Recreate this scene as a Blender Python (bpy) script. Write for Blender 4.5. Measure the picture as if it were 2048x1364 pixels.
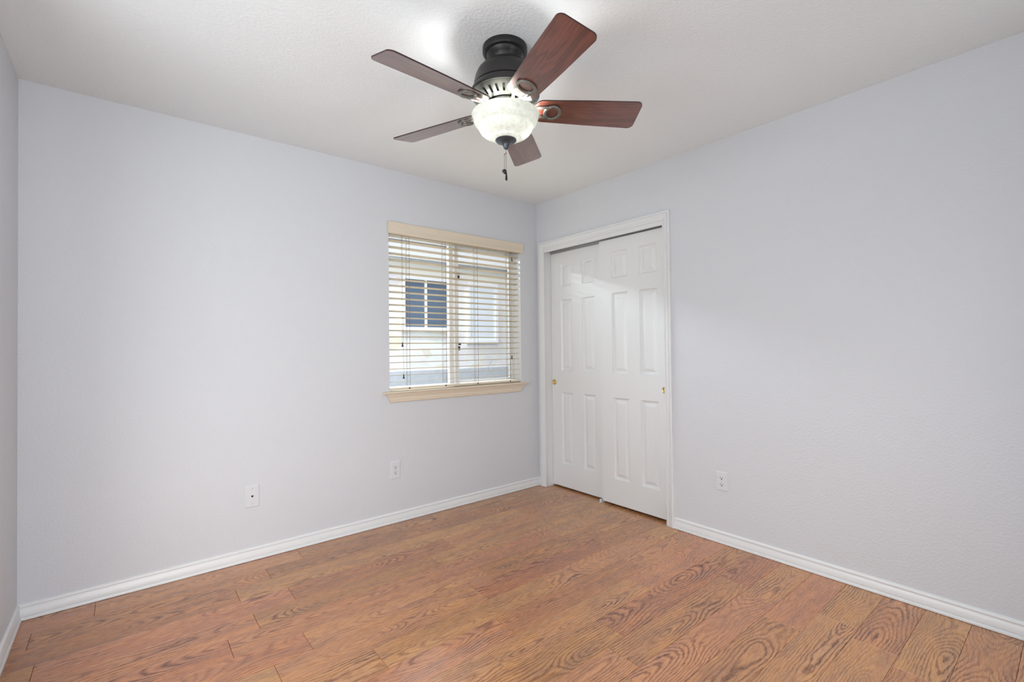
import bpy, bmesh, math, random
from mathutils import Vector, Matrix
random.seed(7)
S = bpy.context.scene
for o in list(bpy.data.objects):
    bpy.data.objects.remove(o)
COL = S.collection
PI = math.pi

# ------------------------------------------------------------------ camera
# world: window wall is the plane y=0, closet wall the plane x=0, floor z=0
CAM = Vector((-2.79143, -3.05139, 1.19688))
yaw, pit, rol, F_PX = .686264, .013545, -.011492, 944.96
fw = Vector((math.sin(yaw)*math.cos(pit), math.cos(yaw)*math.cos(pit), math.sin(pit)))
rt = Vector((math.cos(yaw), -math.sin(yaw), 0)); up = rt.cross(fw)
R_ = rt*math.cos(rol) + up*math.sin(rol); U_ = -rt*math.sin(rol) + up*math.cos(rol)
cd = bpy.data.cameras.new('camera'); cam = bpy.data.objects.new('camera', cd); COL.objects.link(cam)
cd.sensor_width = 36; cd.sensor_fit = 'HORIZONTAL'; cd.lens = F_PX/2048*36
cd.clip_start = .02; cd.clip_end = 100
m = Matrix((R_, U_, -fw)).transposed().to_4x4(); m.translation = CAM
cam.matrix_world = m
S.camera = cam

# ------------------------------------------------------------------ light and exposure
S.view_settings.view_transform = 'Standard'; S.view_settings.look = 'None'
S.view_settings.gamma = 1; S.view_settings.use_curve_mapping = False
S.view_settings.exposure = 0.10
W = bpy.data.worlds.new('sky'); S.world = W; W.use_nodes = True
nt = W.node_tree; nt.nodes.clear()
sky = nt.nodes.new('ShaderNodeTexSky'); sky.sky_type = 'NISHITA'; sky.sun_disc = False
sky.sun_elevation = math.radians(42); sky.sun_rotation = math.radians(200); sky.air_density = 1.0; sky.dust_density = 3.0
hs = nt.nodes.new('ShaderNodeHueSaturation'); hs.inputs['Saturation'].default_value = .45
bg = nt.nodes.new('ShaderNodeBackground'); bg.inputs['Strength'].default_value = .16
ow = nt.nodes.new('ShaderNodeOutputWorld')
nt.links.new(sky.outputs[0], hs.inputs['Color']); nt.links.new(hs.outputs[0], bg.inputs[0]); nt.links.new(bg.outputs[0], ow.inputs[0])

def area(name, loc, rot, sx, sy, power, col=(1, 1, 1)):
    l = bpy.data.lights.new(name, 'AREA'); l.shape = 'RECTANGLE'; l.size = sx; l.size_y = sy
    l.energy = power; l.color = col
    o = bpy.data.objects.new(name, l); COL.objects.link(o); o.location = loc; o.rotation_euler = rot
    return o
# fill lamp added behind the camera, shining in through the doorway
area('doorway_fill', (-2.62, -5.15, 1.15), (math.radians(97), 0, 0), 1.0, 2.0, 56, (.93, .97, 1))
# fill lamps added outside the unseen front and left openings to even the room
area('front_fill', (-1.10, -5.3, -.05), (math.radians(115), 0, 0), 2.2, 1.1, 28, (.92, .97, 1))
area('side_fill', (-3.62, -1.95, 1.35), (math.radians(93), 0, -PI/2), 1.7, 1.5, 38, (.92, .97, 1))
# fill lamp added above the neighbour's eaves to strengthen light through the blinds
area('window_fill', (-1.6, 3.0, 3.15), (math.radians(90-28), 0, PI), 6, .5, 740, (.90, .955, 1))
# lamp bulbs inside the fan's glass bowl
FX, FY = -1.568, -1.533
BULBS = [(-.058, .048), (.056, -.046)]
for i, (bx_, by_) in enumerate(BULBS):
    l = bpy.data.lights.new('bulb_light', 'POINT'); l.energy = 4.2 if i == 0 else 4.0; l.shadow_soft_size = .028
    l.color = (.97, .98, .96)
    o = bpy.data.objects.new('bulb_light', l); COL.objects.link(o); o.location = (FX+bx_, FY+by_, 2.106)

# ------------------------------------------------------------------ helpers
def link(name, bm, mat, parent=None, smooth=False, loc=None, mats=None):
    bmesh.ops.recalc_face_normals(bm, faces=bm.faces)
    me = bpy.data.meshes.new(name); bm.to_mesh(me); bm.free()
    for mm in (mats or [mat]):
        me.materials.append(mm)
    if smooth:
        for p in me.polygons: p.use_smooth = True
        try: me.set_sharp_from_angle(angle=math.radians(38))
        except Exception: pass
    o = bpy.data.objects.new(name, me); COL.objects.link(o)
    if loc: o.location = loc
    if parent: o.parent = parent
    return o
def empty(name, loc=(0, 0, 0)):
    o = bpy.data.objects.new(name, None); o.empty_display_size = .05; COL.objects.link(o); o.location = loc; return o
def tag(o, label=None, cat=None, group=None, kind=None):
    if label: o['label'] = label
    if cat: o['category'] = cat
    if group: o['group'] = group
    if kind: o['kind'] = kind
    return o
def box(bm, x0, x1, y0, y1, z0, z1, bev=0):
    r = bmesh.ops.create_cube(bm, size=1)
    vs = r['verts']
    for v in vs:
        v.co = Vector((x0 if v.co.x < 0 else x1, y0 if v.co.y < 0 else y1, z0 if v.co.z < 0 else z1))
    if bev:
        es = list({e for v in vs for e in v.link_edges})
        bmesh.ops.bevel(bm, geom=es, offset=bev, segments=2, affect='EDGES', profile=.6)
def lathe(bm, prof, n=48, cx=0, cy=0, cz=0, cap=False):
    rings = []
    for r, z in prof:
        if r < 1e-6:
            rings.append([bm.verts.new((cx, cy, cz+z))])
        else:
            rings.append([bm.verts.new((cx+r*math.cos(2*PI*k/n), cy+r*math.sin(2*PI*k/n), cz+z)) for k in range(n)])
    for a, b in zip(rings, rings[1:]):
        for k in range(n):
            k2 = (k+1) % n
            if len(a) == 1 and len(b) == 1: continue
            if len(a) == 1: bm.faces.new((a[0], b[k], b[k2]))
            elif len(b) == 1: bm.faces.new((a[k], a[k2], b[0]))
            else: bm.faces.new((a[k], a[k2], b[k2], b[k]))
def sweep(bm, path, sect, closed=False, up=(0, 0, 1)):
    """sweep a closed section (list of (u,v)) along a 3D path"""
    P = [Vector(p) for p in path]; n = len(P); rings = []; upv = Vector(up)
    for i, p in enumerate(P):
        if closed: t = P[(i+1) % n]-P[i-1]
        else: t = P[min(i+1, n-1)]-P[max(i-1, 0)]
        t.normalize(); s = t.cross(upv)
        if s.length < 1e-4: s = Vector((1, 0, 0))
        s.normalize(); w = s.cross(t)
        f = sect(i/(max(n-1, 1))) if callable(sect) else sect
        rings.append([bm.verts.new(p+s*u+w*v) for u, v in f])
    m_ = len(rings[0])
    for i in range(n if closed else n-1):
        a, b = rings[i], rings[(i+1) % n]
        for k in range(m_):
            bm.faces.new((a[k], a[(k+1) % m_], b[(k+1) % m_], b[k]))
    if not closed:
        bm.faces.new(rings[0]); bm.faces.new(rings[-1])
def circ(r, n=8): return [(r*math.cos(2*PI*k/n), r*math.sin(2*PI*k/n)) for k in range(n)]
def quad(bm, a, b, c, d): return bm.faces.new([bm.verts.new(p) for p in (a, b, c, d)])
def prism_run(bm, A, B, nrm, prof):
    """extrude an open moulding profile (depth, z) from A to B, depth along nrm"""
    A, B, N = Vector(A), Vector(B), Vector(nrm)
    ra = [bm.verts.new(A+N*d+Vector((0, 0, z))) for d, z in prof]
    rb = [bm.verts.new(B+N*d+Vector((0, 0, z))) for d, z in prof]
    k = len(prof)
    for i in range(k):
        j = (i+1) % k
        bm.faces.new((ra[i], ra[j], rb[j], rb[i]))
    bm.faces.new(ra); bm.faces.new(rb)

# ------------------------------------------------------------------ materials
def mat(name, col, rough=.5, metal=0, spec=.5, coat=0):
    mm = bpy.data.materials.new(name); mm.use_nodes = True
    b = mm.node_tree.nodes['Principled BSDF']
    b.inputs['Base Color'].default_value = (*col, 1); b.inputs['Roughness'].default_value = rough
    b.inputs['Metallic'].default_value = metal; b.inputs['Specular IOR Level'].default_value = spec
    b.inputs['Coat Weight'].default_value = coat
    return mm
def N(mm, t): return mm.node_tree.nodes.new(t)
def L(mm, a, b): mm.node_tree.links.new(a, b)
def bsdf(mm): return mm.node_tree.nodes['Principled BSDF']
def noise_bump(mm, scale, dist, strength=1, detail=3, stretch=None, var=0):
    tc = N(mm, 'ShaderNodeTexCoord'); mp = N(mm, 'ShaderNodeMapping'); nz = N(mm, 'ShaderNodeTexNoise'); bp = N(mm, 'ShaderNodeBump')
    if stretch: mp.inputs['Scale'].default_value = stretch
    nz.inputs['Scale'].default_value = scale; nz.inputs['Detail'].default_value = detail
    bp.inputs['Distance'].default_value = dist; bp.inputs['Strength'].default_value = strength
    L(mm, tc.outputs['Object'], mp.inputs[0]); L(mm, mp.outputs[0], nz.inputs[0]); L(mm, nz.outputs[0], bp.inputs['Height'])
    L(mm, bp.outputs[0], bsdf(mm).inputs['Normal'])
    if var:
        hv = N(mm, 'ShaderNodeHueSaturation'); mr = N(mm, 'ShaderNodeMapRange')
        mr.inputs['To Min'].default_value = 1-var; mr.inputs['To Max'].default_value = 1+var
        mr.inputs['From Min'].default_value = .3; mr.inputs['From Max'].default_value = .7
        hv.inputs['Color'].default_value = bsdf(mm).inputs['Base Color'].default_value
        L(mm, nz.outputs[0], mr.inputs[0]); L(mm, mr.outputs[0], hv.inputs['Value']); L(mm, hv.outputs[0], bsdf(mm).inputs['Base Color'])
    return mm
M = {}
M['wall'] = noise_bump(mat('lavender_orange_peel_paint', (.700, .715, .745), .55, spec=.35), 95, .0022, .85, 2.5)
M['ceiling'] = noise_bump(mat('ceiling_texture_paint', (.85, .875, .88), .7, spec=.25), 80, .003, .85, 3)
M['trim'] = mat('white_semigloss_paint', (.82, .83, .83), .3, spec=.5)
M['door'] = noise_bump(mat('white_door_paint', (.83, .84, .84), .30, spec=.5), 60, .0004, .35, 3, (6, 6, .35))
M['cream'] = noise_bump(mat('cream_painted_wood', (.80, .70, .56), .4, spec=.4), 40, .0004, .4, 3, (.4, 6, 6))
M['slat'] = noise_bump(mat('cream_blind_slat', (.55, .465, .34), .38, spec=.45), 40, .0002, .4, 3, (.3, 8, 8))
M['string'] = mat('blind_string', (.16, .13, .10), .8)
M['tassel'] = mat('dark_brown_plastic', (.03, .02, .015), .4)
M['vinyl'] = mat('grey_window_frame', (.82, .82, .84), .4)
M['bronze'] = noise_bump(mat('dark_bronze_metal', (.022, .02, .019), .38, metal=.35, spec=.6), 300, .0002, .4)
M['nickel'] = noise_bump(mat('antique_pewter_metal', (.22, .218, .195), .38, metal=.7), 200, .0003, .4)
M['vent'] = noise_bump(mat('pewter_vent_dimmed', (.10, .10, .088), .45, metal=.5), 200, .0003, .4)  # pewter darkened in colour to offset glare from the nearby bulbs
M['steelblue'] = mat('dark_pewter_finial', (.07, .08, .095), .3, metal=.5, spec=.6)
M['chain'] = mat('bead_chain_metal', (.22, .20, .17), .35, metal=.8)
M['black'] = mat('black_plastic', (.01, .01, .01), .4)
M['brass'] = mat('polished_brass', (.75, .52, .18), .2, metal=1)
M['plate'] = mat('white_nylon_plate', (.74, .745, .77), .35)
M['dark'] = mat('dark_slot', (.015, .015, .015), .8)
M['track'] = mat('galvanised_track', (.45, .45, .45), .4, metal=.6)
M['closet'] = mat('closet_shade_grey', (.25, .25, .25), .8)  # dark grey stands in for the shade inside the closet
M['screw'] = mat('painted_screw', (.55, .55, .55), .35, metal=.3)

# wood of the fan blades
def wood_mat(name, c_dark, c_mid, c_light, rough, coat=0):
    mm = mat(name, c_mid, rough, spec=.5, coat=coat)
    tc = N(mm, 'ShaderNodeTexCoord'); mp = N(mm, 'ShaderNodeMapping'); mp.inputs['Scale'].default_value = (1.6, 14, 14)
    nz = N(mm, 'ShaderNodeTexNoise'); nz.inputs['Scale'].default_value = 2.2; nz.inputs['Detail'].default_value = 5; nz.inputs['Distortion'].default_value = .8
    mp2 = N(mm, 'ShaderNodeMapping'); mp2.inputs['Scale'].default_value = (5, 140, 140)
    nz2 = N(mm, 'ShaderNodeTexNoise'); nz2.inputs['Scale'].default_value = 2; nz2.inputs['Detail'].default_value = 3
    wv = N(mm, 'ShaderNodeMath'); wv.operation = 'MULTIPLY'; wv.inputs[1].default_value = 26
    sn = N(mm, 'ShaderNodeMath'); sn.operation = 'SINE'
    ad = N(mm, 'ShaderNodeMath'); ad.operation = 'MULTIPLY_ADD'; ad.inputs[1].default_value = .16; ad.inputs[2].default_value = .1
    ad2 = N(mm, 'ShaderNodeMath'); ad2.operation = 'MULTIPLY_ADD'; ad2.inputs[1].default_value = .8
    cr = N(mm, 'ShaderNodeValToRGB'); e = cr.color_ramp.elements
    e[0].position = .1; e[0].color = (*c_dark, 1); e[1].position = .9; e[1].color = (*c_light, 1)
    k = e.new(.5); k.color = (*c_mid, 1)
    L(mm, tc.outputs['Object'], mp.inputs[0]); L(mm, tc.outputs['Object'], mp2.inputs[0])
    L(mm, mp.outputs[0], nz.inputs[0]); L(mm, mp2.outputs[0], nz2.inputs[0])
    L(mm, nz.outputs[0], wv.inputs[0]); L(mm, wv.outputs[0], sn.inputs[0]); L(mm, sn.outputs[0], ad.inputs[0])
    L(mm, nz2.outputs[0], ad2.inputs[0]); L(mm, ad.outputs[0], ad2.inputs[2]); L(mm, ad2.outputs[0], cr.inputs[0])
    L(mm, cr.outputs[0], bsdf(mm).inputs['Base Color'])
    return mm
M['blade'] = wood_mat('cherry_blade_wood', (.050, .013, .010), (.125, .034, .022), (.20, .060, .036), .34, 1)
bsdf(M['blade']).inputs['Coat Roughness'].default_value = .2; bsdf(M['blade']).inputs['Coat IOR'].default_value = 1.75
M['blade_edge'] = mat('dark_blade_edge', (.035, .012, .01), .5)

# frosted glass bowl: translucent, lit by the bulbs inside
gm = bpy.data.materials.new('frosted_glass_bowl'); gm.use_nodes = True; t = gm.node_tree; t.nodes.clear()
out = t.nodes.new('ShaderNodeOutputMaterial'); tr = t.nodes.new('ShaderNodeBsdfTranslucent'); df = t.nodes.new('ShaderNodeBsdfDiffuse')
gl = t.nodes.new('ShaderNodeBsdfGlossy'); mx = t.nodes.new('ShaderNodeMixShader'); mx2 = t.nodes.new('ShaderNodeMixShader'); fr = t.nodes.new('ShaderNodeFresnel')
em = t.nodes.new('ShaderNodeEmission'); ads = t.nodes.new('ShaderNodeAddShader')
tc = t.nodes.new('ShaderNodeTexCoord'); nz = t.nodes.new('ShaderNodeTexNoise'); nz.inputs['Scale'].default_value = 75; nz.inputs['Detail'].default_value = 5
rp = t.nodes.new('ShaderNodeValToRGB'); rp.color_ramp.elements[0].position = .35; rp.color_ramp.elements[0].color = (.56, .575, .505, 1)
rp.color_ramp.elements[1].position = .6; rp.color_ramp.elements[1].color = (.66, .68, .61, 1)
t.links.new(tc.outputs['Object'], nz.inputs[0]); t.links.new(nz.outputs[0], rp.inputs[0])
t.links.new(rp.outputs[0], tr.inputs[0]); t.links.new(rp.outputs[0], df.inputs[0]); t.links.new(rp.outputs[0], em.inputs[0])
mx.inputs[0].default_value = .974
t.links.new(tr.outputs[0], mx.inputs[1]); t.links.new(df.outputs[0], mx.inputs[2])
gl.inputs['Roughness'].default_value = .22; fr.inputs[0].default_value = 1.45
t.links.new(fr.outputs[0], mx2.inputs[0]); t.links.new(mx.outputs[0], mx2.inputs[1]); t.links.new(gl.outputs[0], mx2.inputs[2])
em.inputs[1].default_value = .22
t.links.new(mx2.outputs[0], ads.inputs[0]); t.links.new(em.outputs[0], ads.inputs[1]); t.links.new(ads.outputs[0], out.inputs[0])
M['bowl'] = gm
M['bulb'] = mat('bulb_glass', (.9, .9, .88), .3)
b = bsdf(M['bulb']); b.inputs['Emission Color'].default_value = (1, .97, .9, 1); b.inputs['Emission Strength'].default_value = 6

# window glass
gm = bpy.data.materials.new('window_glass'); gm.use_nodes = True; t = gm.node_tree; t.nodes.clear()
out = t.nodes.new('ShaderNodeOutputMaterial'); tp = t.nodes.new('ShaderNodeBsdfTransparent'); gl = t.nodes.new('ShaderNodeBsdfGlossy'); fr = t.nodes.new('ShaderNodeFresnel'); mx = t.nodes.new('ShaderNodeMixShader')
tp.inputs[0].default_value = (.93, .96, .97, 1); gl.inputs['Roughness'].default_value = .02; fr.inputs[0].default_value = 1.3
t.links.new(fr.outputs[0], mx.inputs[0]); t.links.new(tp.outputs[0], mx.inputs[1]); t.links.new(gl.outputs[0], mx.inputs[2]); t.links.new(mx.outputs[0], out.inputs[0])
M['glass'] = gm

# oak laminate floor: growth rings cut lengthwise, one cut per board
fm = mat('oak_laminate', (.3, .15, .08), .36, spec=.5)
t = fm.node_tree
def nd(ty, **k):
    n_ = t.nodes.new(ty)
    for a, v in k.items(): setattr(n_, a, v)
    return n_
def mth(op, a=None, b=None, c=None):
    n_ = nd('ShaderNodeMath', operation=op)
    for i, v in enumerate((a, b, c)):
        if v is None: continue
        if isinstance(v, (int, float)): n_.inputs[i].default_value = v
        else: t.links.new(v, n_.inputs[i])
    return n_.outputs[0]
def noise(vec, scale, detail=2, rough=.5, dist=0, dim='3D'):
    n_ = nd('ShaderNodeTexNoise'); n_.noise_dimensions = dim
    n_.inputs['Scale'].default_value = scale; n_.inputs['Detail'].default_value = detail; n_.inputs['Roughness'].default_value = rough; n_.inputs['Distortion'].default_value = dist
    t.links.new(vec, n_.inputs['Vector']); return n_.outputs[0]
at = nd('ShaderNodeAttribute', attribute_name='board'); sepA = nd('ShaderNodeSeparateColor'); t.links.new(at.outputs['Color'], sepA.inputs[0])
ra, rb, rc = sepA.outputs[0], sepA.outputs[1], sepA.outputs[2]      # three random numbers per board
uv = nd('ShaderNodeUVMap', uv_map='board_uv'); sp = nd('ShaderNodeSeparateXYZ'); t.links.new(uv.outputs[0], sp.inputs[0])
X, Y = sp.outputs[0], sp.outputs[1]                                   # metres along / across, centred on the board
Xs = mth('ADD', X, mth('MULTIPLY', ra, 37.0))
def vec(a, b, c=0.0):
    n_ = nd('ShaderNodeCombineXYZ')
    for i, v in enumerate((a, b, c)):
        if isinstance(v, (int, float)): n_.inputs[i].default_value = v
        else: t.links.new(v, n_.inputs[i])
    return n_.outputs[0]
depth = mth('MULTIPLY', mth('SUBTRACT', noise(vec(Xs, mth('MULTIPLY', rb, 9.0)), 1.25, 1.5), .40), .34)
wob = mth('MULTIPLY', mth('SUBTRACT', noise(vec(mth('MULTIPLY', Xs, 1.0), mth('MULTIPLY', Y, 3.0), rc), 5.5, 3, .6), .5), .020)
fine = mth('MULTIPLY', mth('SUBTRACT', noise(vec(mth('MULTIPLY', Xs, 1.0), mth('MULTIPLY', Y, 5.0), rb), 30, 2, .6), .5), .0050)
Yc = mth('ADD', Y, mth('MULTIPLY', mth('SUBTRACT', rc, .5), .13))
rad = mth('SQRT', mth('ADD', mth('MULTIPLY', mth('MULTIPLY', Yc, Yc), .75), mth('MULTIPLY', depth, depth)))
rad = mth('ADD', mth('ADD', rad, wob), fine)
ringf = mth('FRACT', mth('MULTIPLY', rad, mth('MULTIPLY_ADD', rb, 40.0, 95.0)))
cr = nd('ShaderNodeValToRGB'); cr.color_ramp.interpolation = 'EASE'; e = cr.color_ramp.elements
e[0].position = 0; e[0].color = (.0, .0, .0, 1); e[1].position = 1; e[1].color = (0, 0, 0, 1)
k = e.new(.22); k.color = (.75, .75, .75, 1); k = e.new(.62); k.color = (1, 1, 1, 1); k = e.new(.9); k.color = (.35, .35, .35, 1)
t.links.new(ringf, cr.inputs[0])
rings_v = cr.outputs[0]
pores = noise(vec(mth('MULTIPLY', Xs, 1.0), mth('MULTIPLY', Y, 26.0), ra), 26, 3, .65)
cloud = noise(vec(mth('MULTIPLY', Xs, 1.0), mth('MULTIPLY', Y, 5.0), rb), 4.5, 3, .55)
ringamp = mth('MULTIPLY_ADD', noise(vec(Xs, mth('MULTIPLY', Y, 2.0), rc), 3.2, 1), 1.3, -.22)
# value: 0 dark .. 1 light
val = mth('MULTIPLY', mth('SUBTRACT', rings_v, .75), mth('MAXIMUM', ringamp, .12))
val = mth('ADD', mth('MULTIPLY', val, .85), mth('MULTIPLY', mth('SUBTRACT', pores, .5), .75))
val = mth('ADD', val, mth('MULTIPLY', mth('SUBTRACT', cloud, .5), .62))
val = mth('ADD', val, mth('MULTIPLY', mth('SUBTRACT', rb, .5), .16))
val = mth('ADD', val, .56)
cr2 = nd('ShaderNodeValToRGB'); e = cr2.color_ramp.elements
e[0].position = .05; e[0].color = (.12, .038, .017, 1); e[1].position = .95; e[1].color = (.76, .40, .195, 1)
k = e.new(.38); k.color = (.36, .150, .066, 1); k = e.new(.62); k.color = (.56, .262, .120, 1)
t.links.new(val, cr2.inputs[0])
hsv = nd('ShaderNodeHueSaturation'); t.links.new(cr2.outputs[0], hsv.inputs['Color'])
t.links.new(mth('MULTIPLY_ADD', rc, .018, .491), hsv.inputs['Hue']); t.links.new(mth('MULTIPLY_ADD', cloud, .3, .85), hsv.inputs['Saturation'])
bsdf(fm).inputs['Coat Weight'].default_value = .35; bsdf(fm).inputs['Coat Roughness'].default_value = .22
t.links.new(hsv.outputs[0], bsdf(fm).inputs['Base Color'])
bp = nd('ShaderNodeBump'); bp.inputs['Distance'].default_value = .0003; bp.inputs['Strength'].default_value = .35
t.links.new(pores, bp.inputs['Height']); t.links.new(bp.outputs[0], bsdf(fm).inputs['Normal'])
t.links.new(mth('MULTIPLY_ADD', pores, .12, .22), bsdf(fm).inputs['Roughness'])
M['floor'] = fm

# ------------------------------------------------------------------ room shell
RX0, RY0, H = -3.165, -3.36, 2.44           # left wall x, front (behind camera) wall y, ceiling
TW = .13
def slab(name, boxes, mt, label, cat):
    bm = bmesh.new()
    for b_ in boxes: box(bm, *b_)
    return tag(link(name, bm, mt), label, cat, kind='structure')
# window wall with opening, cut as one slab mesh
WX0, WX1, WZ0, WZ1 = -1.385, -.193, .885, 2.035
slab('wall_back', [(RX0-TW, WX0, 0, TW, 0, H+.02), (WX1, .75, 0, TW, 0, H+.02), (WX0, WX1, 0, TW, 0, WZ0), (WX0, WX1, 0, TW, WZ1, H+.02)],
     M['wall'], 'pale lavender textured wall with the window in it', 'wall')
DY0, DY1, DZ = -.085, -1.258, 2.045           # closet opening between jamb faces
slab('wall_right', [(0, TW, DY0+.02, 0, 0, H+.02), (0, TW, RY0-TW, DY1-.02, 0, H+.02), (0, TW, DY1-.02, DY0+.02, DZ+.02, H+.02)],
     M['wall'], 'pale lavender textured wall with the closet doors in it', 'wall')
LY0, LY1, LZ0, LZ1 = -2.70, -1.0, .55, 2.12      # opening added out of frame for the left fill lamp
slab('wall_left', [(RX0-TW, RX0, LY1, 0, 0, H+.02), (RX0-TW, RX0, RY0-TW, LY0, 0, H+.02), (RX0-TW, RX0, LY0, LY1, 0, LZ0), (RX0-TW, RX0, LY0, LY1, LZ1, H+.02)], M['wall'], 'narrow strip of pale lavender wall at the far left', 'wall')
HX0, HX1 = -3.06, -2.2                        # assumed doorway behind the camera, opened to let light in
slab('wall_front', [(RX0-TW, HX0, RY0-TW, RY0, 0, H+.02), (HX1, -1.85, RY0-TW, RY0, 0, H+.02), (-.35, TW, RY0-TW, RY0, 0, H+.02), (-1.85, -.35, RY0-TW, RY0, 0, .55), (-1.85, -.35, RY0-TW, RY0, 2.12, H+.02), (HX0, HX1, RY0-TW, RY0, 2.05, H+.02)],  # front window opening added for the fill lamp outside it
     M['wall'], 'unseen lavender wall behind the camera with doorway and window openings added for light', 'wall')
slab('wall_landing', [(-3.3, -3.18, -5.3, RY0-TW, 0, H+.02), (-2.05, -1.93, -5.3, RY0-TW, 0, H+.02), (-3.3, -1.93, -5.42, -5.3, 0, H+.02)],  # unseen landing added around the doorway's fill lamp
     M['wall'], 'walls of the unseen landing added outside the doorway', 'wall')
slab('ceiling', [(RX0-TW, .75, RY0-TW, TW, H, H+.1), (RX0-TW, -1.9, -5.42, RY0-TW, H, H+.1)], M['ceiling'], 'white textured ceiling above the fan', 'ceiling')
slab('wall_closet', [(.66, .75, RY0/2, 0, 0, H), (TW, .66, RY0/2-.05, RY0/2, 0, H)], M['closet'], 'walls inside the closet, coloured dark for shade', 'wall')

# floor: one mesh of boards with hairline joints
BW, PER, Y00 = .1497, .9035, -.022
joint = {0: -1.997, 1: -2.197, 2: -2.366, 3: -2.158, 4: -2.342, 5: -1.56, 6: -2.21, 7: -1.45, 8: -2.027, 9: -1.526, 10: -1.69}
bm = bmesh.new(); uvl = bm.loops.layers.uv.new('board_uv'); cl = bm.loops.layers.float_color.new('board')
FY0, FY1, FX0, FX1 = RY0-TW, 0.02, RX0-TW, .75
rows = range(-1, int((Y00-FY0)/BW)+2)
rnd = random.Random(21)
for rr in rows:
    yt, yb = Y00-BW*rr, Y00-BW*(rr+1)
    yt, yb = min(yt, FY1), max(yb, FY0)
    if yt-yb < .005: continue
    j = joint.get(rr, -rnd.random()*3)
    xs = [FX0]; x = j-math.floor((j-FX0)/PER)*PER
    while x < FX1:
        if x-xs[-1] > .02: xs.append(x)
        x += PER
    xs.append(FX1)
    for a_, b_ in zip(xs, xs[1:]):
        g = .0006; c = .0012
        xa, xb, ya, yb2 = a_+g, b_-g, yb+g*.6, yt-g*.6
        o_ = [bm.verts.new(p) for p in ((a_, yb, -.004), (b_, yb, -.004), (b_, yt, -.004), (a_, yt, -.004))]
        e_ = [bm.verts.new(p) for p in ((xa, ya, -.0012), (xb, ya, -.0012), (xb, yb2, -.0012), (xa, yb2, -.0012))]
        i_ = [bm.verts.new(p) for p in ((xa+c*.5, ya+c*.4, 0), (xb-c*.5, ya+c*.4, 0), (xb-c*.5, yb2-c*.4, 0), (xa+c*.5, yb2-c*.4, 0))]
        fs = [bm.faces.new(i_)]
        for q in range(4):
            q2 = (q+1) % 4
            fs.append(bm.faces.new((e_[q], e_[q2], i_[q2], i_[q]))); fs.append(bm.faces.new((o_[q], o_[q2], e_[q2], e_[q])))
        r3 = (rnd.random(), rnd.random(), rnd.random(), 1); ym = Y00-BW*(rr+.5); flip = rnd.choice((-1, 1))
        for f in fs:
            for lp in f.loops:
                lp[uvl].uv = ((lp.vert.co.x-a_)*flip, lp.vert.co.y-ym); lp[cl] = r3
fl = link('floor', bm, M['floor']); tag(fl, 'medium brown oak laminate floor of long boards', 'floor', kind='structure')

bm = bmesh.new(); box(bm, RX0-TW, -1.93, -5.42, RY0-TW, -.05, 0); tag(link('floor_landing', bm, mat('landing_carpet', (.55, .50, .45), .95)), 'beige floor of the unseen landing added outside the doorway', 'floor', kind='structure')
# baseboards
BB = [(0, .002), (.0165, .002), (.0168, .0105), (.0150, .0140), (.0098, .0150), (.0098, .0175), (.0125, .0200), (.0120, .0280), (.0095, .0400), (.0065, .0490), (.0040, .0545), (.0040, .0570), (.0095, .0580), (.0105, .0615), (.0085, .0670), (.0045, .0710), (0, .0725)]
def baseboard(name, A, B, nrm, label):
    bm = bmesh.new(); prism_run(bm, A, B, nrm, BB); return tag(link(name, bm, M['trim'], smooth=True), label, 'baseboard', kind='structure')
baseboard('baseboard_back', (RX0, 0, 0), (0, 0, 0), (0, -1, 0), 'white moulded baseboard under the window wall')
baseboard('baseboard_left', (RX0, 0, 0), (RX0, RY0, 0), (1, 0, 0), 'white baseboard along the left wall')
CW = .058; CY0, CY1, CZ = -.0938, -1.2525, 2.038
baseboard('baseboard_right', (0, CY1-CW, 0), (0, RY0, 0), (-1, 0, 0), 'white moulded baseboard right of the closet')
baseboard('baseboard_corner', (0, 0, 0), (0, CY0+CW, 0), (-1, 0, 0), 'short bit of white baseboard between corner and closet casing')
baseboard('baseboard_front', (HX1, RY0, 0), (0, RY0, 0), (0, 1, 0), 'white baseboard behind the camera')

# closet casing, jambs, fascia
CP = [(0, 0), (0, .0085), (.003, .0110), (.010, .0120), (.0125, .0075), (.016, .0075), (.020, .0110), (.030, .0135), (.038, .0165), (.0400, .0120), (.0430, .0120), (.046, .0180), (.054, .0190), (.058, .016), (.058, 0)]
bm = bmesh.new(); rings = []
for (ky, kz, y0, z0) in ((1, 0, CY0, .001), (1, 1, CY0, CZ), (-1, 1, CY1, CZ), (-1, 0, CY1, .001)):
    rings.append([bm.verts.new((-v, y0+ky*u, z0+kz*u)) for u, v in CP])
for a, b in zip(rings, rings[1:]):
    for k in range(len(CP)):
        k2 = (k+1) % len(CP); bm.faces.new((a[k], a[k2], b[k2], b[k]))
bm.faces.new(rings[0]); bm.faces.new(rings[-1])
tag(link('trim_1', bm, M['trim'], smooth=True), 'white moulded casing around the closet doors', 'door casing', kind='structure')
bm = bmesh.new()
box(bm, 0, TW, DY0, DY0+.019, .001, DZ+.019); box(bm, 0, TW, DY1-.019, DY1, .001, DZ+.019); box(bm, 0, TW, DY1, DY0, DZ, DZ+.019)
box(bm, 0, .016, DY1, DY0, 2.010, DZ)          # header fascia hiding the track
jm = tag(link('trim_2', bm, M['trim']), 'white jambs and header strip inside the closet opening', 'door jamb', kind='structure')
bm = bmesh.new(); box(bm, .03, .125, DY1+.002, DY0-.002, 2.026, 2.044); box(bm, .078, .081, DY1+.002, DY0-.002, 2.0, 2.026)
link('track', bm, M['track'], jm)

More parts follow.
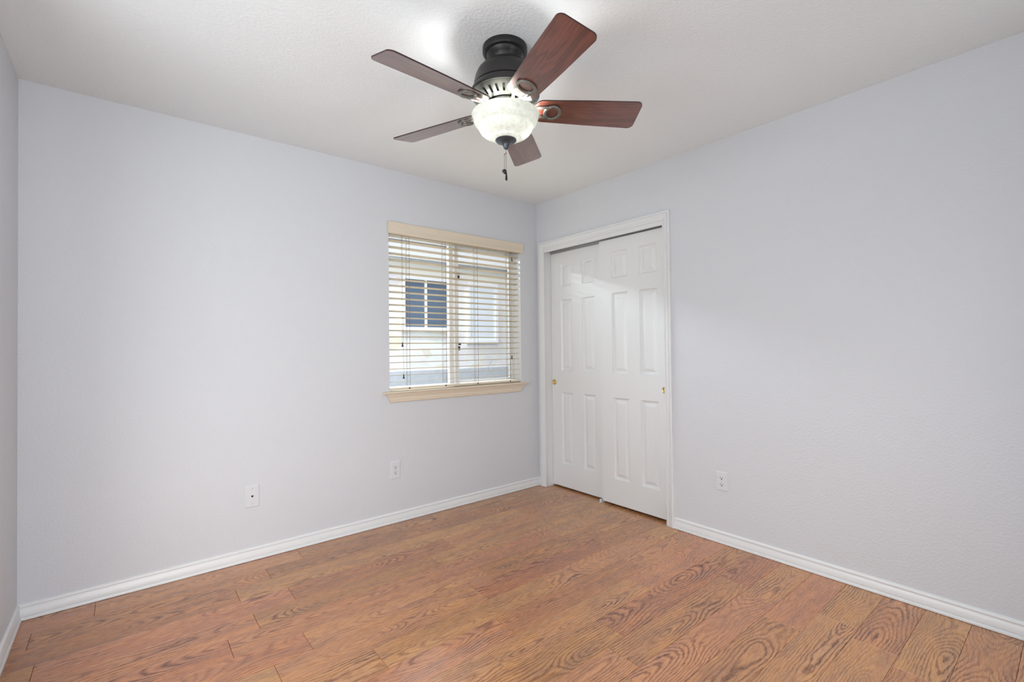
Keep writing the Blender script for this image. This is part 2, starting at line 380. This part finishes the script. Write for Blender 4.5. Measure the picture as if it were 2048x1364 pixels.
# six-panel doors
def door(name, xf, y0, y1, z0, z1, cols, label, pull_y, pull_z):
    """panelled face looks to -x; y0>y1"""
    bm = bmesh.new()
    ys = sorted([y0, y1]+[c for cc in cols for c in cc]); zs = [z0, .203, .812, .992, 1.598, 1.707, 1.909, z1]
    pan = [(i, j) for i in (1, 3) for j in (1, 3, 5)]
    vg = {}
    def V(y, z, d=0):
        kk = (round(y, 5), round(z, 5), round(d, 5))
        if kk not in vg: vg[kk] = bm.verts.new((xf+d, y, z))
        return vg[kk]
    for i in range(5):
        for j in range(7):
            a_, b_, c_, d_ = ys[i], ys[i+1], zs[j], zs[j+1]
            if (i, j) not in pan:
                bm.faces.new((V(a_, c_), V(b_, c_), V(b_, d_), V(a_, d_))); continue
            prev = None
            for ins, dp in ((0, 0), (.002, .0045), (.012, .0125), (.018, .0135), (.021, .0130), (.040, .0045), (.042, .0035)):
                ring = [V(a_+ins, c_+ins, dp), V(b_-ins, c_+ins, dp), V(b_-ins, d_-ins, dp), V(a_+ins, d_-ins, dp)]
                if prev:
                    for q in range(4): bm.faces.new((prev[q], prev[(q+1) % 4], ring[(q+1) % 4], ring[q]))
                prev = ring
            bm.faces.new(prev)
    T = .035
    ring = [V(min(ys), z0), V(max(ys), z0), V(max(ys), z1), V(min(ys), z1)]
    # side, top and bottom skins
    lo = [(y, z0) for y in ys]; hi = [(y, z1) for y in reversed(ys)]
    rgt = [(max(ys), z) for z in zs[1:-1]]; lft = [(min(ys), z) for z in reversed(zs[1:-1])]
    loop = lo+rgt+hi+lft
    f_ = [V(*p) for p in loop]; b_ = [V(*p, T) for p in loop]
    for q in range(len(loop)):
        q2 = (q+1) % len(loop); bm.faces.new((f_[q], f_[q2], b_[q2], b_[q]))
    bm.faces.new(b_)
    d = tag(link(name, bm, M['door']), label, 'closet door', kind='structure')
    # flush finger pull: brass cup with a rim
    bm = bmesh.new(); lathe(bm, [(.0, -.0006), (.0172, -.0006), (.0195, -.0026), (.0225, -.0032), (.0238, -.0022), (.0240, .0)], 36)
    for v in bm.verts: v.co = Vector((xf+v.co.z*1.0, pull_y+v.co.x, pull_z+v.co.y))
    link('finger_pull', bm, M['brass'], d, smooth=True)
    return d
door('door_1', .085, DY0-.002, -.700, .014, 2.008, [(-.330, -.196), (-.576, -.443)], 'white six-panel sliding closet door at the back, left of the pair', -.1149, .893)
door('door_2', .045, -.664, DY1+.003, .017, 2.004, [(-.925, -.778), (-1.172, -1.026)], 'white six-panel sliding closet door in front, right of the pair', -1.224, .893)
# floor guide of the sliding doors
gd = empty('door_guide', (.07, -.655, 0)); tag(gd, 'small white plastic floor guide under the meeting closet doors', 'door guide')
bm = bmesh.new(); box(bm, -.05, .06, -.010, .010, .0003, .003, .0008); link('guide_base', bm, M['plate'], gd)
bm = bmesh.new(); box(bm, -.041, -.028, -.007, .006, .003, .026, .001); link('guide_fin', bm, M['plate'], gd)

# ------------------------------------------------------------------ window
win = tag(empty('window_1', (0, 0, 0)), 'sliding window with grey frame behind the cream blinds', 'window', kind='structure')
WY = .088
bm = bmesh.new(); fwid = .028; FT = .04
IZ0 = .902
box(bm, WX0, WX0+fwid, WY, WY+FT, IZ0, WZ1); box(bm, WX1-fwid, WX1, WY, WY+FT, IZ0, WZ1)
box(bm, WX0+fwid, WX1-fwid, WY, WY+FT, WZ1-.040, WZ1); box(bm, WX0+fwid, WX1-fwid, WY, WY+FT, IZ0, IZ0+.022)
box(bm, WX0+fwid, WX1-fwid, WY-.012, WY+.002, IZ0, IZ0+.014)
link('window_frame', bm, M['vinyl'], win)
bm = bmesh.new()   # fixed left sash stile (outer track), deep ribbed
for x0, x1, yf in ((-.840, -.829, .099), (-.829, -.808, .104), (-.808, -.799, .097)): box(bm, x0, x1, yf, .126, IZ0+.022, WZ1-.040)
link('meeting_rail', bm, M['vinyl'], win)
sash = None
bm = bmesh.new()
for x0, x1, yf in ((-.796, -.788, .086), (-.788, -.770, .090), (-.770, -.762, .085)): box(bm, x0, x1, yf, .0965, IZ0+.023, WZ1-.041)
box(bm, WX1-.060, WX1-.029, .089, .0965, IZ0+.023, WZ1-.041)
box(bm, -.762, WX1-.060, .089, .0965, IZ0+.023, IZ0+.040); box(bm, -.762, WX1-.060, .089, .0965, WZ1-.060, WZ1-.041)
sash = link('sliding_sash', bm, M['vinyl'], win)
bm = bmesh.new(); box(bm, -.760, WX1-.062, .092, .094, IZ0+.041, WZ1-.061); link('pane', bm, M['glass'], sash)
bm = bmesh.new(); box(bm, WX0+.029, -.841, .114, .117, IZ0+.023, WZ1-.041); link('pane', bm, M['glass'], win)
for z in (1.765, 1.209):
    bm = bmesh.new(); box(bm, -.768, -.759, .070, .086, z-.030, z+.002, .002); box(bm, -.766, -.755, .064, .085, z+.010, z+.024, .003)
    link('latch', bm, M['black'], win)
# painted reveal lining of the opening
bm = bmesh.new(); box(bm, WX1-.0015, WX1-.0002, .001, WY, .903, WZ1-.001); link('reveal_lining', bm, M['trim'], win)
bm = bmesh.new(); box(bm, WX0+.0002, WX0+.0015, .001, WY, .903, WZ1-.001); link('reveal_lining', bm, M['trim'], win)
# stool and apron
bm = bmesh.new()
SP = [(-.088, .902), (.034, .902), (.040, .900), (.0425, .895), (.040, .8895), (.034, .887), (-.088, .887)]
def run(bm, x0, x1, prof):
    a = [bm.verts.new((x0, -d, z)) for d, z in prof]; b = [bm.verts.new((x1, -d, z)) for d, z in prof]
    for i in range(len(prof)):
        j = (i+1) % len(prof); bm.faces.new((a[i], a[j], b[j], b[i]))
    bm.faces.new(a); bm.faces.new(b)
run(bm, WX0+.001, WX1-.001, SP)
SP2 = [(0.0003, .902), (.034, .902), (.040, .900), (.0425, .895), (.040, .8895), (.034, .887), (0.0003, .887)]
run(bm, -1.437, WX0+.001, SP2); run(bm, WX1-.001, -.148, SP2)
link('window_stool', bm, M['cream'], win, smooth=True)
bm = bmesh.new()
AP = [(0.0003, .887), (.028, .887), (.027, .880), (.0215, .872), (.0165, .860), (.0145, .850), (.0165, .846), (.0150, .842), (.0135, .829), (.009, .826), (.0003, .826)]
a = []; b_ = []
for d, z in AP:
    off = max(0, d-.010)*1.1+(z-.826)*.35
    a.append(bm.verts.new((-1.392-off+.012, -d, z))); b_.append(bm.verts.new((-.200+off-.012, -d, z)))
for i in range(len(AP)):
    j = (i+1) % len(AP); bm.faces.new((a[i], a[j], b_[j], b_[i]))
bm.faces.new(a); bm.faces.new(b_)
link('window_apron', bm, M['cream'], win, smooth=True)

# ------------------------------------------------------------------ venetian blind
bl = tag(empty('venetian_blind', (-.79, .035, .94)), 'open cream horizontal blind with valance and dark cords in the window', 'window blind')
BL = Vector(bl.location)
def kid(name, bm, mt, parent=bl, smooth=False):
    for v in bm.verts: v.co -= BL
    return link(name, bm, mt, parent, smooth)
VP = [(.0, 1.995), (.0, 2.078), (.012, 2.078), (.0165, 2.075), (.017, 2.068), (.013, 2.062), (.0125, 2.024), (.016, 2.017), (.017, 2.006), (.0145, 1.998), (.008, 1.995)]
bm = bmesh.new()
a = [bm.verts.new((-1.392, -d-.003, z)) for d, z in VP]; b_ = [bm.verts.new((-.166, -d-.003, z)) for d, z in VP]
for i in range(len(VP)):
    j = (i+1) % len(VP); bm.faces.new((a[i], a[j], b_[j], b_[i]))
bm.faces.new(a); bm.faces.new(b_)
kid('valance', bm, M['cream'], smooth=True)
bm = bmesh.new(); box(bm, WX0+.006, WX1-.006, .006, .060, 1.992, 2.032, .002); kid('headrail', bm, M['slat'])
LAD = (-1.2244, -.9248, -.6322, -.3035)
SY0, SY1 = .010, .059; NS = 23; ZS0, DZS = 1.957, .0450
bm = bmesh.new()
for k in range(NS):
    z = ZS0-DZS*k-.002
    prof = []
    for q in range(7):     # shallow crown, front edge tipped up slightly
        s_ = q/6; yy = SY0+(SY1-SY0)*s_; zz = z+.0022-.0055*s_+.0012*(1-(2*s_-1)**2); prof.append((yy, zz))
    top = [(y, z_+.0011) for y, z_ in prof]; pts = top+[(y, z_-.0011) for y, z_ in reversed(prof)]
    a = [bm.verts.new((WX0+.008, y, z_)) for y, z_ in pts]; b_ = [bm.verts.new((WX1-.010, y, z_)) for y, z_ in pts]
    for i in range(len(pts)):
        j = (i+1) % len(pts); bm.faces.new((a[i], a[j], b_[j], b_[i]))
    bm.faces.new(a); bm.faces.new(b_)
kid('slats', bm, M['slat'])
bm = bmesh.new(); box(bm, WX0+.008, WX1-.010, SY0-.001, SY1, .9085, .925, .003); rail = kid('bottom_rail', bm, M['cream'])
for x in LAD:
    bm = bmesh.new()
    r = bmesh.ops.create_cone(bm, cap_ends=True, segments=14, radius1=.0055, radius2=.0055, depth=.003, matrix=Matrix.Translation((x-.005, SY0-.002, .917)) @ Matrix.Rotation(PI/2, 4, 'X'))
    kid('cord_plug', bm, M['tassel'], rail)
for x in LAD:
    bm = bmesh.new()
    for y in (SY0-.0015, SY1+.0015):
        sweep(bm, [(x, y, .925), (x+random.uniform(-.002, .002), y, 1.10), (x, y, 1.4), (x, y, 1.995)], circ(.0013, 6), up=(0, 1, 0))
    for k in range(NS):
        zz = ZS0-DZS*k-.006; sweep(bm, [(x+.0015, SY0-.001, zz+.004), (x+.0015, SY1+.001, zz-.002)], circ(.0005, 5))
    sweep(bm, [(x-.006, .034, .925), (x-.006, .034, 1.995)], circ(.0007, 6), up=(0, 1, 0))
    kid('ladder_cord', bm, M['string'])
def tassel(x, y, z, parent, h=.03):
    bm = bmesh.new(); lathe(bm, [(0, h/2), (.0035, h/2), (.0045, h*.3), (.0038, h*.1), (.0062, -h*.25), (.0075, -h/2), (0, -h/2)], 14)
    for v in bm.verts: v.co += Vector((x, y, z))
    return kid('tassel', bm, M['tassel'], parent, True)
for x, zt in ((-1.2865, 1.2366), (-1.2783, 1.0133), (-.2855, 1.945), (-.2965, 1.1265)):
    bm = bmesh.new(); sweep(bm, [(x, -.001, zt), (x-.001, .0, (zt+2)/2), (x, .004, 1.995)], circ(.0010, 6), up=(0, 1, 0))
    c = kid('pull_cord', bm, M['string']); tassel(x, -.001, zt-.012, c)
# the pull cords' second strands
bm = bmesh.new(); sweep(bm, [(-.5, .0, 1.10), (-.515, .0, 1.08), (-.735+.19, .0, 1.045), (-.735+.2, .0, 1.02), (-.735+.22, .0, 1.0)], circ(.0007, 5), up=(0, 1, 0)); kid('loose_string', bm, M['string'])

# ------------------------------------------------------------------ wall plates
def plate(name, label, cat, group, P, ax, w, h, kind):
    root = tag(empty(name, P), label, cat, group)
    def place(bm):      # local: x across, y out of wall (toward room), z up
        for v in bm.verts:
            x, y, z = v.co
            v.co = Vector((x, -y, z)) if ax == 'back' else Vector((-y, -x, z))
    bm = bmesh.new()
    rr = [(0, .0002), (0, .0025), (.0035, .0058), (.005, .0062)]; prev = None
    for ins, d in rr:
        q = [bm.verts.new((sx*(w/2-ins), d, sz*(h/2-ins))) for sx, sz in ((-1, -1), (1, -1), (1, 1), (-1, 1))]
        if prev:
            for k in range(4): bm.faces.new((prev[k], prev[(k+1) % 4], q[(k+1) % 4], q[k]))
        prev = q
    bm.faces.new(prev); place(bm); pl = link('face_plate', bm, M['plate'], root)
    def disc(nm, x, z, r, d0, d1, mt, parent=root, sx=1):
        bm = bmesh.new(); lathe(bm, [(0, d1), (r*.9, d1), (r, d1-.0004), (r, d0)], 20)
        for v in bm.verts: v.co = Vector((x+v.co.x*sx, v.co.z, z+v.co.y))
        place(bm); return link(nm, bm, mt, parent)
    if kind == 'duplex':
        for s in (1, -1):
            bm = bmesh.new(); z0 = s*.0195
            pts = []
            for k in range(24):
                a_ = 2*PI*k/24; pts.append((.0172*math.cos(a_), max(-.0135, min(.0135, .0172*math.sin(a_)))+z0))
            f1 = [bm.verts.new((x, .0062, z)) for x, z in pts]; f2 = [bm.verts.new((x*.97, .0078, z0+(z-z0)*.97)) for x, z in pts]
            for k in range(24): bm.faces.new((f1[k], f1[(k+1) % 24], f2[(k+1) % 24], f2[k]))
            bm.faces.new(f2); place(bm); rc_ = link('receptacle', bm, M['plate'], root)
            bm = bmesh.new(); box(bm, -.0080, -.0052, .0072, .0081, z0-.001, z0+.008); box(bm, .0052, .0078, .0072, .0081, z0, z0+.007)
            place(bm); link('slot', bm, M['dark'], rc_)
            disc('ground_hole', 0, z0-.007, .0036, .0072, .0081, M['dark'], rc_)
        disc('screw', 0, 0, .003, .0062, .0072, M['screw'])
    else:
        bm = bmesh.new(); box(bm, -.0055, .0055, .0058, .0070, -.0035, .0052)
        for q in ((-.0025, .0025, -.0062, -.0035),): box(bm, q[0], q[1], .0058, .0070, q[2], q[3])
        place(bm); link('jack', bm, M['dark'], root)
        for z in (.042, -.042): disc('screw', 0, z, .0032, .0060, .0071, M['screw'])
plate('wall_outlet', 'white two-socket outlet low on the window wall, under the window corner', 'outlet', None, (-1.3475, 0, .361), 'back', .071, .122, 'duplex')
plate('wall_outlet', 'white two-socket outlet on the wall right of the closet', 'outlet', None, (0, -1.632, .374), 'right', .070, .113, 'duplex')
plate('phone_jack', 'white wall plate with one small black jack hole, left of the outlet under the window', 'wall plate', None, (-2.229, 0, .363), 'back', .074, .125, 'jack')

# ------------------------------------------------------------------ ceiling fan
def RS(p, k=1.026, a=1, z0=2.15, z1=2.15): return [(r*k, z1+(z-z0)*a) for r, z in p]
fan = tag(empty('ceiling_fan', (FX, FY, H)), 'five-blade ceiling fan with cherry blades, dark motor and lit glass bowl', 'ceiling fan')
def fk(name, bm, mt, smooth=True, parent=None):
    if parent is None:
        for v in bm.verts: v.co.z -= H
    return link(name, bm, mt, parent or fan, smooth)
bm = bmesh.new(); lathe(bm, RS([(0, 2.44), (.0905, 2.44), (.0905, 2.421), (.088, 2.415), (.080, 2.411), (.077, 2.412), (.075, 2.407), (.066, 2.398), (.058, 2.388), (.055, 2.378), (.056, 2.37), (.0, 2.37)]), 64)
fk('canopy', bm, M['bronze'])
bm = bmesh.new(); lathe(bm, RS([(0, 2.372), (.062, 2.372), (.078, 2.367), (.096, 2.356), (.111, 2.339), (.121, 2.317), (.1265, 2.293), (.128, 2.276), (.1245, 2.2735), (.1245, 2.2695), (.132, 2.268), (.1375, 2.259), (.1385, 2.246), (.135, 2.237), (.130, 2.238), (.0, 2.238)]), 72)
fk('motor_housing', bm, M['bronze'])
# vented underside ring, bars between slots
bm = bmesh.new(); n = 26
def rp_(r, z, a): return bm.verts.new((r*math.cos(a), r*math.sin(a), z))
def zr(r): return 2.2375+(2.204-2.2375)*(max(R0-r, 0)/(R0-R3))**.8
R0, R1, R2, R3 = .138, .1265, .099, .085
for k in range(n):
    a0 = 2*PI*k/n; da = 2*PI/n; st = [a0, a0+da*.32, a0+da*.68, a0+da]
    for ro, ri in ((R0, R1), (R1, R2), (R2, R3)):
        for q in range(3):
            if ro == R1 and q == 1: continue
            A_ = [rp_(ro, zr(ro), st[q]), rp_(ro, zr(ro), st[q+1]), rp_(ri, zr(ri), st[q+1]), rp_(ri, zr(ri), st[q])]
            bm.faces.new(A_)
    # slot walls
    for aa in (st[1], st[2]):
        bm.faces.new([rp_(R1, zr(R1), aa), rp_(R2, zr(R2), aa), rp_(R2, zr(R2)+.005, aa), rp_(R1, zr(R1)+.005, aa)])
lathe(bm, [(.142, 2.240), (.138, 2.2375)], 72)
lathe(bm, [(.085, 2.204), (.085, 2.212)], 72)
bmesh.ops.remove_doubles(bm, verts=bm.verts, dist=.00005)
fk('vent_ring', bm, M['vent'], smooth=True)
bm = bmesh.new(); lathe(bm, [(.130, 2.2415), (.08, 2.212), (.080, 2.200), (.072, 2.190), (.0, 2.190)], 48); fk('flywheel', bm, M['bronze'])
bm = bmesh.new(); lathe(bm, [(0, 2.192), (.054, 2.192), (.056, 2.186), (.056, 2.160), (.052, 2.154), (.046, 2.150), (.0, 2.150)], 48); fk('switch_housing', bm, M['bronze'])
# glass bowl
out_p = [(.1385, 2.1530), (.1405, 2.1500), (.1400, 2.1450), (.1365, 2.1370), (.1345, 2.1290), (.1310, 2.1180), (.1255, 2.1085), (.1185, 2.1015), (.1135, 2.0965), (.1120, 2.0910), (.1090, 2.0840), (.1030, 2.0755), (.0940, 2.0675), (.0800, 2.0605), (.0655, 2.0570), (.0618, 2.0540), (.0605, 2.0495), (.0550, 2.0460), (.040, 2.0445), (.0, 2.0445)]
in_p = [(max(r-.0035, 0), z+.0035) for r, z in reversed(out_p[1:])]
bm = bmesh.new(); lathe(bm, RS(out_p, 1.0, .97, 2.153, 2.163), 72)
fk('glass_bowl', bm, M['bowl'])
bm = bmesh.new(); lathe(bm, RS([(0, 2.047), (.030, 2.047), (.0425, 2.0440), (.0430, 2.0410), (.0385, 2.0370), (.033, 2.0350), (.027, 2.0350), (.0165, 2.0290), (.0125, 2.0220), (.0110, 2.0150), (.0095, 2.0110), (.0060, 2.0060), (.003, 2.0045), (0, 2.0040)], 1.026, 1, 2.0445, 2.058), 48)
fk('finial', bm, M['steelblue'])
bm = bmesh.new(); lathe(bm, [(.004, 2.16), (.004, 2.058)], 12); fk('centre_rod', bm, M['bronze'])
for bx_, by_ in BULBS:
    bm = bmesh.new(); lathe(bm, [(0, 2.170), (.010, 2.170), (.012, 2.165), (.008, 2.160), (0, 2.160)], 20, bx_, by_); fk('bulb_socket', bm, M['plate'])
# pull chains
CZS = .0135
for i, (cx_, cy_, ztop, zend) in enumerate(((.0, .0, 2.004, 1.905), (-.006, .004, 1.985, 1.920))):
    bm = bmesh.new(); z = ztop
    if i: sweep(bm, [(.0005, 0, 1.992), (-.003, .002, 1.988), (-.006, .004, 1.980)], circ(.0016, 6), up=(0, 1, 0))
    sweep(bm, [(cx_, cy_, ztop), (cx_, cy_, zend)], circ(.0006, 6), up=(0, 1, 0))
    while z > zend:
        bmesh.ops.create_icosphere(bm, subdivisions=1, radius=.0015, matrix=Matrix.Translation((cx_, cy_, z))); z -= .0044
    if not i: bmesh.ops.create_icosphere(bm, subdivisions=2, radius=.0026, matrix=Matrix.Translation((0, 0, 1.990)))
    for v in bm.verts: v.co.z += CZS
    ch = fk('pull_chain', bm, M['chain'])
    bm = bmesh.new()
    if i == 0:
        lathe(bm, [(0, 1.908), (.003, 1.907), (.0035, 1.896), (.0045, 1.890), (.0048, 1.878), (.0030, 1.876), (0, 1.8755)], 16, cx_, cy_)
    else:
        lathe(bm, [(0, .010), (.004, .009), (.0085, .003), (.0098, -.002), (.0075, -.006), (0, -.0075)], 18)
        rotm = Matrix.Translation((cx_, cy_, 1.912)) @ Matrix.Rotation(math.radians(35), 4, Vector((.6, .8, 0))) @ Matrix.Diagonal((1.25, .8, 1, 1))
        bmesh.ops.transform(bm, matrix=rotm, verts=bm.verts)
    for v in bm.verts: v.co.z += CZS-H
    link('fob', bm, M['black'], ch, True)
# blades
BZ, BR, PITCH = 2.181, .5620, math.radians(-15)
def blade_bm():
    bm = bmesh.new()
    r0, r1, w0, w1 = .118, BR+.006, .060, .0755
    pts = []
    def arc(cx, cy, r, a0, a1, n_=8):
        for k in range(n_+1):
            a_ = a0+(a1-a0)*k/n_; pts.append((cx+r*math.cos(a_), cy+r*math.sin(a_)))
    rc0, rc1 = .040, .024
    arc(r1-rc1, w1-rc1, rc1, 0, PI/2)
    pts.append((.35, (w0+w1)/2+.0015))
    arc(r0+rc0, w0-rc0, rc0, PI/2, PI)
    arc(r0+rc0, -w0+rc0, rc0, PI, 1.5*PI)
    pts.append((.35, -(w0+w1)/2-.0015))
    arc(r1-rc1, -w1+rc1, rc1, -PI/2, 0)
    T = .0026
    lo = [bm.verts.new((x, y, -T)) for x, y in pts]; hi = [bm.verts.new((x, y, T)) for x, y in pts]
    bm.faces.new(lo).material_index = 0; bm.faces.new(list(reversed(hi))).material_index = 0
    for k in range(len(pts)):
        k2 = (k+1) % len(pts); f = bm.faces.new((lo[k], lo[k2], hi[k2], hi[k])); f.material_index = 1
    return bm
def iron_bm():
    """wishbone bracket under the blade, ending in an open ring"""
    bm = bmesh.new(); sec = [(-.0065, -.002), (-.0035, -.0045), (.0035, -.0045), (.0065, -.002), (.0065, .002), (-.0065, .002)]
    ring = [(.196+.031*math.cos(a_), .031*1.15*math.sin(a_), -.0065) for a_ in [2*PI*k/36 for k in range(36)]]
    sweep(bm, ring, sec, closed=True)
    for s in (1, -1):
        P0, P1, P2, P3 = Vector((.060, s*.010, .010)), Vector((.105, s*.002, .004)), Vector((.120, s*.030, -.006)), Vector((.172, s*.0285, -.0065))
        path = [P0*(1-u)**3+P1*3*u*(1-u)**2+P2*3*u*u*(1-u)+P3*u**3 for u in [k/14 for k in range(15)]]
        sweep(bm, path, sec)
    bm2 = bm
    box(bm2, .052, .085, -.014, .014, .006, .0125, .002)
    for p in ((.227, 0), (.185, .033), (.185, -.033)):
        bmesh.ops.create_cone(bm2, cap_ends=True, segments=12, radius1=.004, radius2=.003, depth=.003, matrix=Matrix.Translation((p[0], p[1], -.0115)) @ Matrix.Rotation(PI, 4, 'X'))
    return bm
bproto = link('blade', blade_bm(), None, fan, False, mats=[M['blade'], M['blade_edge']])
iproto = link('blade_bracket', iron_bm(), M['nickel'], fan, True)
for k, deg in enumerate((255.1, 183.1, 111.1, 39.1, -32.9)):
    mz = Matrix.Translation((0, 0, BZ-H+.004)) @ Matrix.Rotation(math.radians(deg), 4, 'Z')
    for pr, mt_ in ((bproto, mz @ Matrix.Rotation(PITCH, 4, 'X')), (iproto, mz @ Matrix.Rotation(PITCH*.9, 4, 'X') @ Matrix.Translation((0, 0, 0)))):
        o_ = pr if k == 0 else pr.copy()
        if k: COL.objects.link(o_)
        o_.parent = fan; o_.matrix_parent_inverse = Matrix.Identity(4); o_.matrix_basis = mt_

# ------------------------------------------------------------------ outside: the house next door
def stone():
    mm = mat('limestone_veneer', (.72, .68, .60), .85)
    tc = N(mm, 'ShaderNodeTexCoord'); vo = N(mm, 'ShaderNodeTexVoronoi'); vo.inputs['Scale'].default_value = 3.2
    mp = N(mm, 'ShaderNodeMapping'); mp.inputs['Scale'].default_value = (1, 1, 1.9)
    cr = N(mm, 'ShaderNodeValToRGB'); e = cr.color_ramp.elements
    e[0].color = (.76, .74, .73, 1); e[1].color = (.72, .66, .55, 1); k = e.new(.5); k.color = (.79, .78, .77, 1); k = e.new(.8); k.color = (.70, .68, .66, 1)
    nz = N(mm, 'ShaderNodeTexNoise'); nz.inputs['Scale'].default_value = 7; nz.inputs['Detail'].default_value = 5
    mx = N(mm, 'ShaderNodeMix'); mx.data_type = 'RGBA'; mx.blend_type = 'SOFT_LIGHT'; mx.inputs[0].default_value = .5
    L(mm, tc.outputs['Object'], mp.inputs[0]); L(mm, mp.outputs[0], vo.inputs[0]); L(mm, tc.outputs['Object'], nz.inputs[0])
    sx = N(mm, 'ShaderNodeSeparateColor'); L(mm, vo.outputs['Color'], sx.inputs[0]); L(mm, sx.outputs[0], cr.inputs[0])
    L(mm, cr.outputs[0], mx.inputs['A']); L(mm, nz.outputs['Color'], mx.inputs['B']); L(mm, mx.outputs['Result'], bsdf(mm).inputs['Base Color'])
    return mm
M['stone'] = stone()
M['fascia'] = mat('white_fascia_paint', (.85, .85, .86), .5)
M['frieze'] = mat('cream_frieze_board', (.80, .77, .70), .6)
M['slab'] = noise_bump(mat('concrete_ledge', (.52, .54, .58), .9), 12, .003, .5, var=.06)
M['ng'] = mat('neighbour_window_glass', (.10, .14, .20), .06, spec=.7)
M['nb'] = mat('neighbour_window_blind', (.72, .76, .82), .5)
M['roof'] = mat('grey_shingles', (.22, .21, .21), .9)
M['ground'] = noise_bump(mat('side_yard_gravel', (.20, .195, .18), .95), 30, .02, .6, var=.12)  # unseen ground kept dark to limit the light it bounces
NY = 3.5
nh = tag(empty('neighbour_house', (1.5, NY, -.3)), 'pale stone house next door seen through the blinds', 'house')
NL = Vector(nh.location)
def hk(name, bm, mt, parent=nh):
    for v in bm.verts: v.co -= NL
    return link(name, bm, mt, parent)
bm = bmesh.new(); box(bm, -3, 8, NY, NY+.3, .86, 2.80); hk('stone_wall', bm, M['stone'])
bm = bmesh.new(); box(bm, -3, 8, NY-.06, NY+.3, -.3, .86); hk('foundation', bm, M['slab'])
bm = bmesh.new(); box(bm, -3, 8, NY-.03, NY, 2.33, 2.50); hk('frieze_board', bm, M['frieze'])
bm = bmesh.new(); box(bm, -3, 8, NY-.16, NY+.3, 2.56, 2.59); hk('soffit', bm, M['fascia'])
bm = bmesh.new(); box(bm, -3, 8, NY-.19, NY-.16, 2.545, 2.80); hk('fascia', bm, M['fascia'])
bm = bmesh.new()
quad(bm, (-3, NY-.22, 2.80), (8, NY-.22, 2.80), (8, NY+3, 3.6), (-3, NY+3, 3.6)); quad(bm, (-3, NY-.22, 2.77), (8, NY-.22, 2.77), (8, NY-.22, 2.80), (-3, NY-.22, 2.80))
hk('roof', bm, M['roof'])
def nwin(x0, x1, z0, z1, glass, bars):
    bm = bmesh.new(); f = .055
    box(bm, x0, x1, NY-.04, NY+.02, z1-f, z1); box(bm, x0, x1, NY-.04, NY+.02, z0, z0+f)
    box(bm, x0, x0+f, NY-.04, NY+.02, z0+f, z1-f); box(bm, x1-f, x1, NY-.04, NY+.02, z0+f, z1-f)
    for bx in bars: box(bm, bx-.018, bx+.018, NY-.035, NY+.0, z0+f, z1-f)
    w_ = hk('window', bm, M['fascia'])
    bm = bmesh.new(); box(bm, x0+f, x1-f, NY-.015, NY-.005, z0+f, z1-f); hk('pane', bm, glass, w_)
    return w_
w1 = nwin(.42, 1.27, 1.47, 2.31, M['ng'], (.83,))
w2 = nwin(1.60, 2.24, 1.27, 2.30, M['nb'], ())
gr = bmesh.new(); box(gr, -8, 10, TW, 12, -.45, -.3); tag(link('ground', gr, M['ground']), 'unseen darkened ground between the two houses', 'ground', kind='structure')
bm = bmesh.new(); box(bm, -6, -3.295, 0, TW, -.3, 2.9); box(bm, .75, 6, 0, TW, -.3, 2.9); box(bm, -6, 6, 0, TW, 2.56, 2.9); box(bm, -6, 6, 0, TW, -.3, -.005)
M['outer_wall_dark'] = noise_bump(mat('darkened_outer_wall', (.16, .12, .10), .9), 20, .004, .5)  # unseen wall coloured dark to cut light bounced at the house next door
tag(link('wall_outside', bm, M['outer_wall_dark']), 'outer wall of the house beside the window', 'wall', kind='structure')
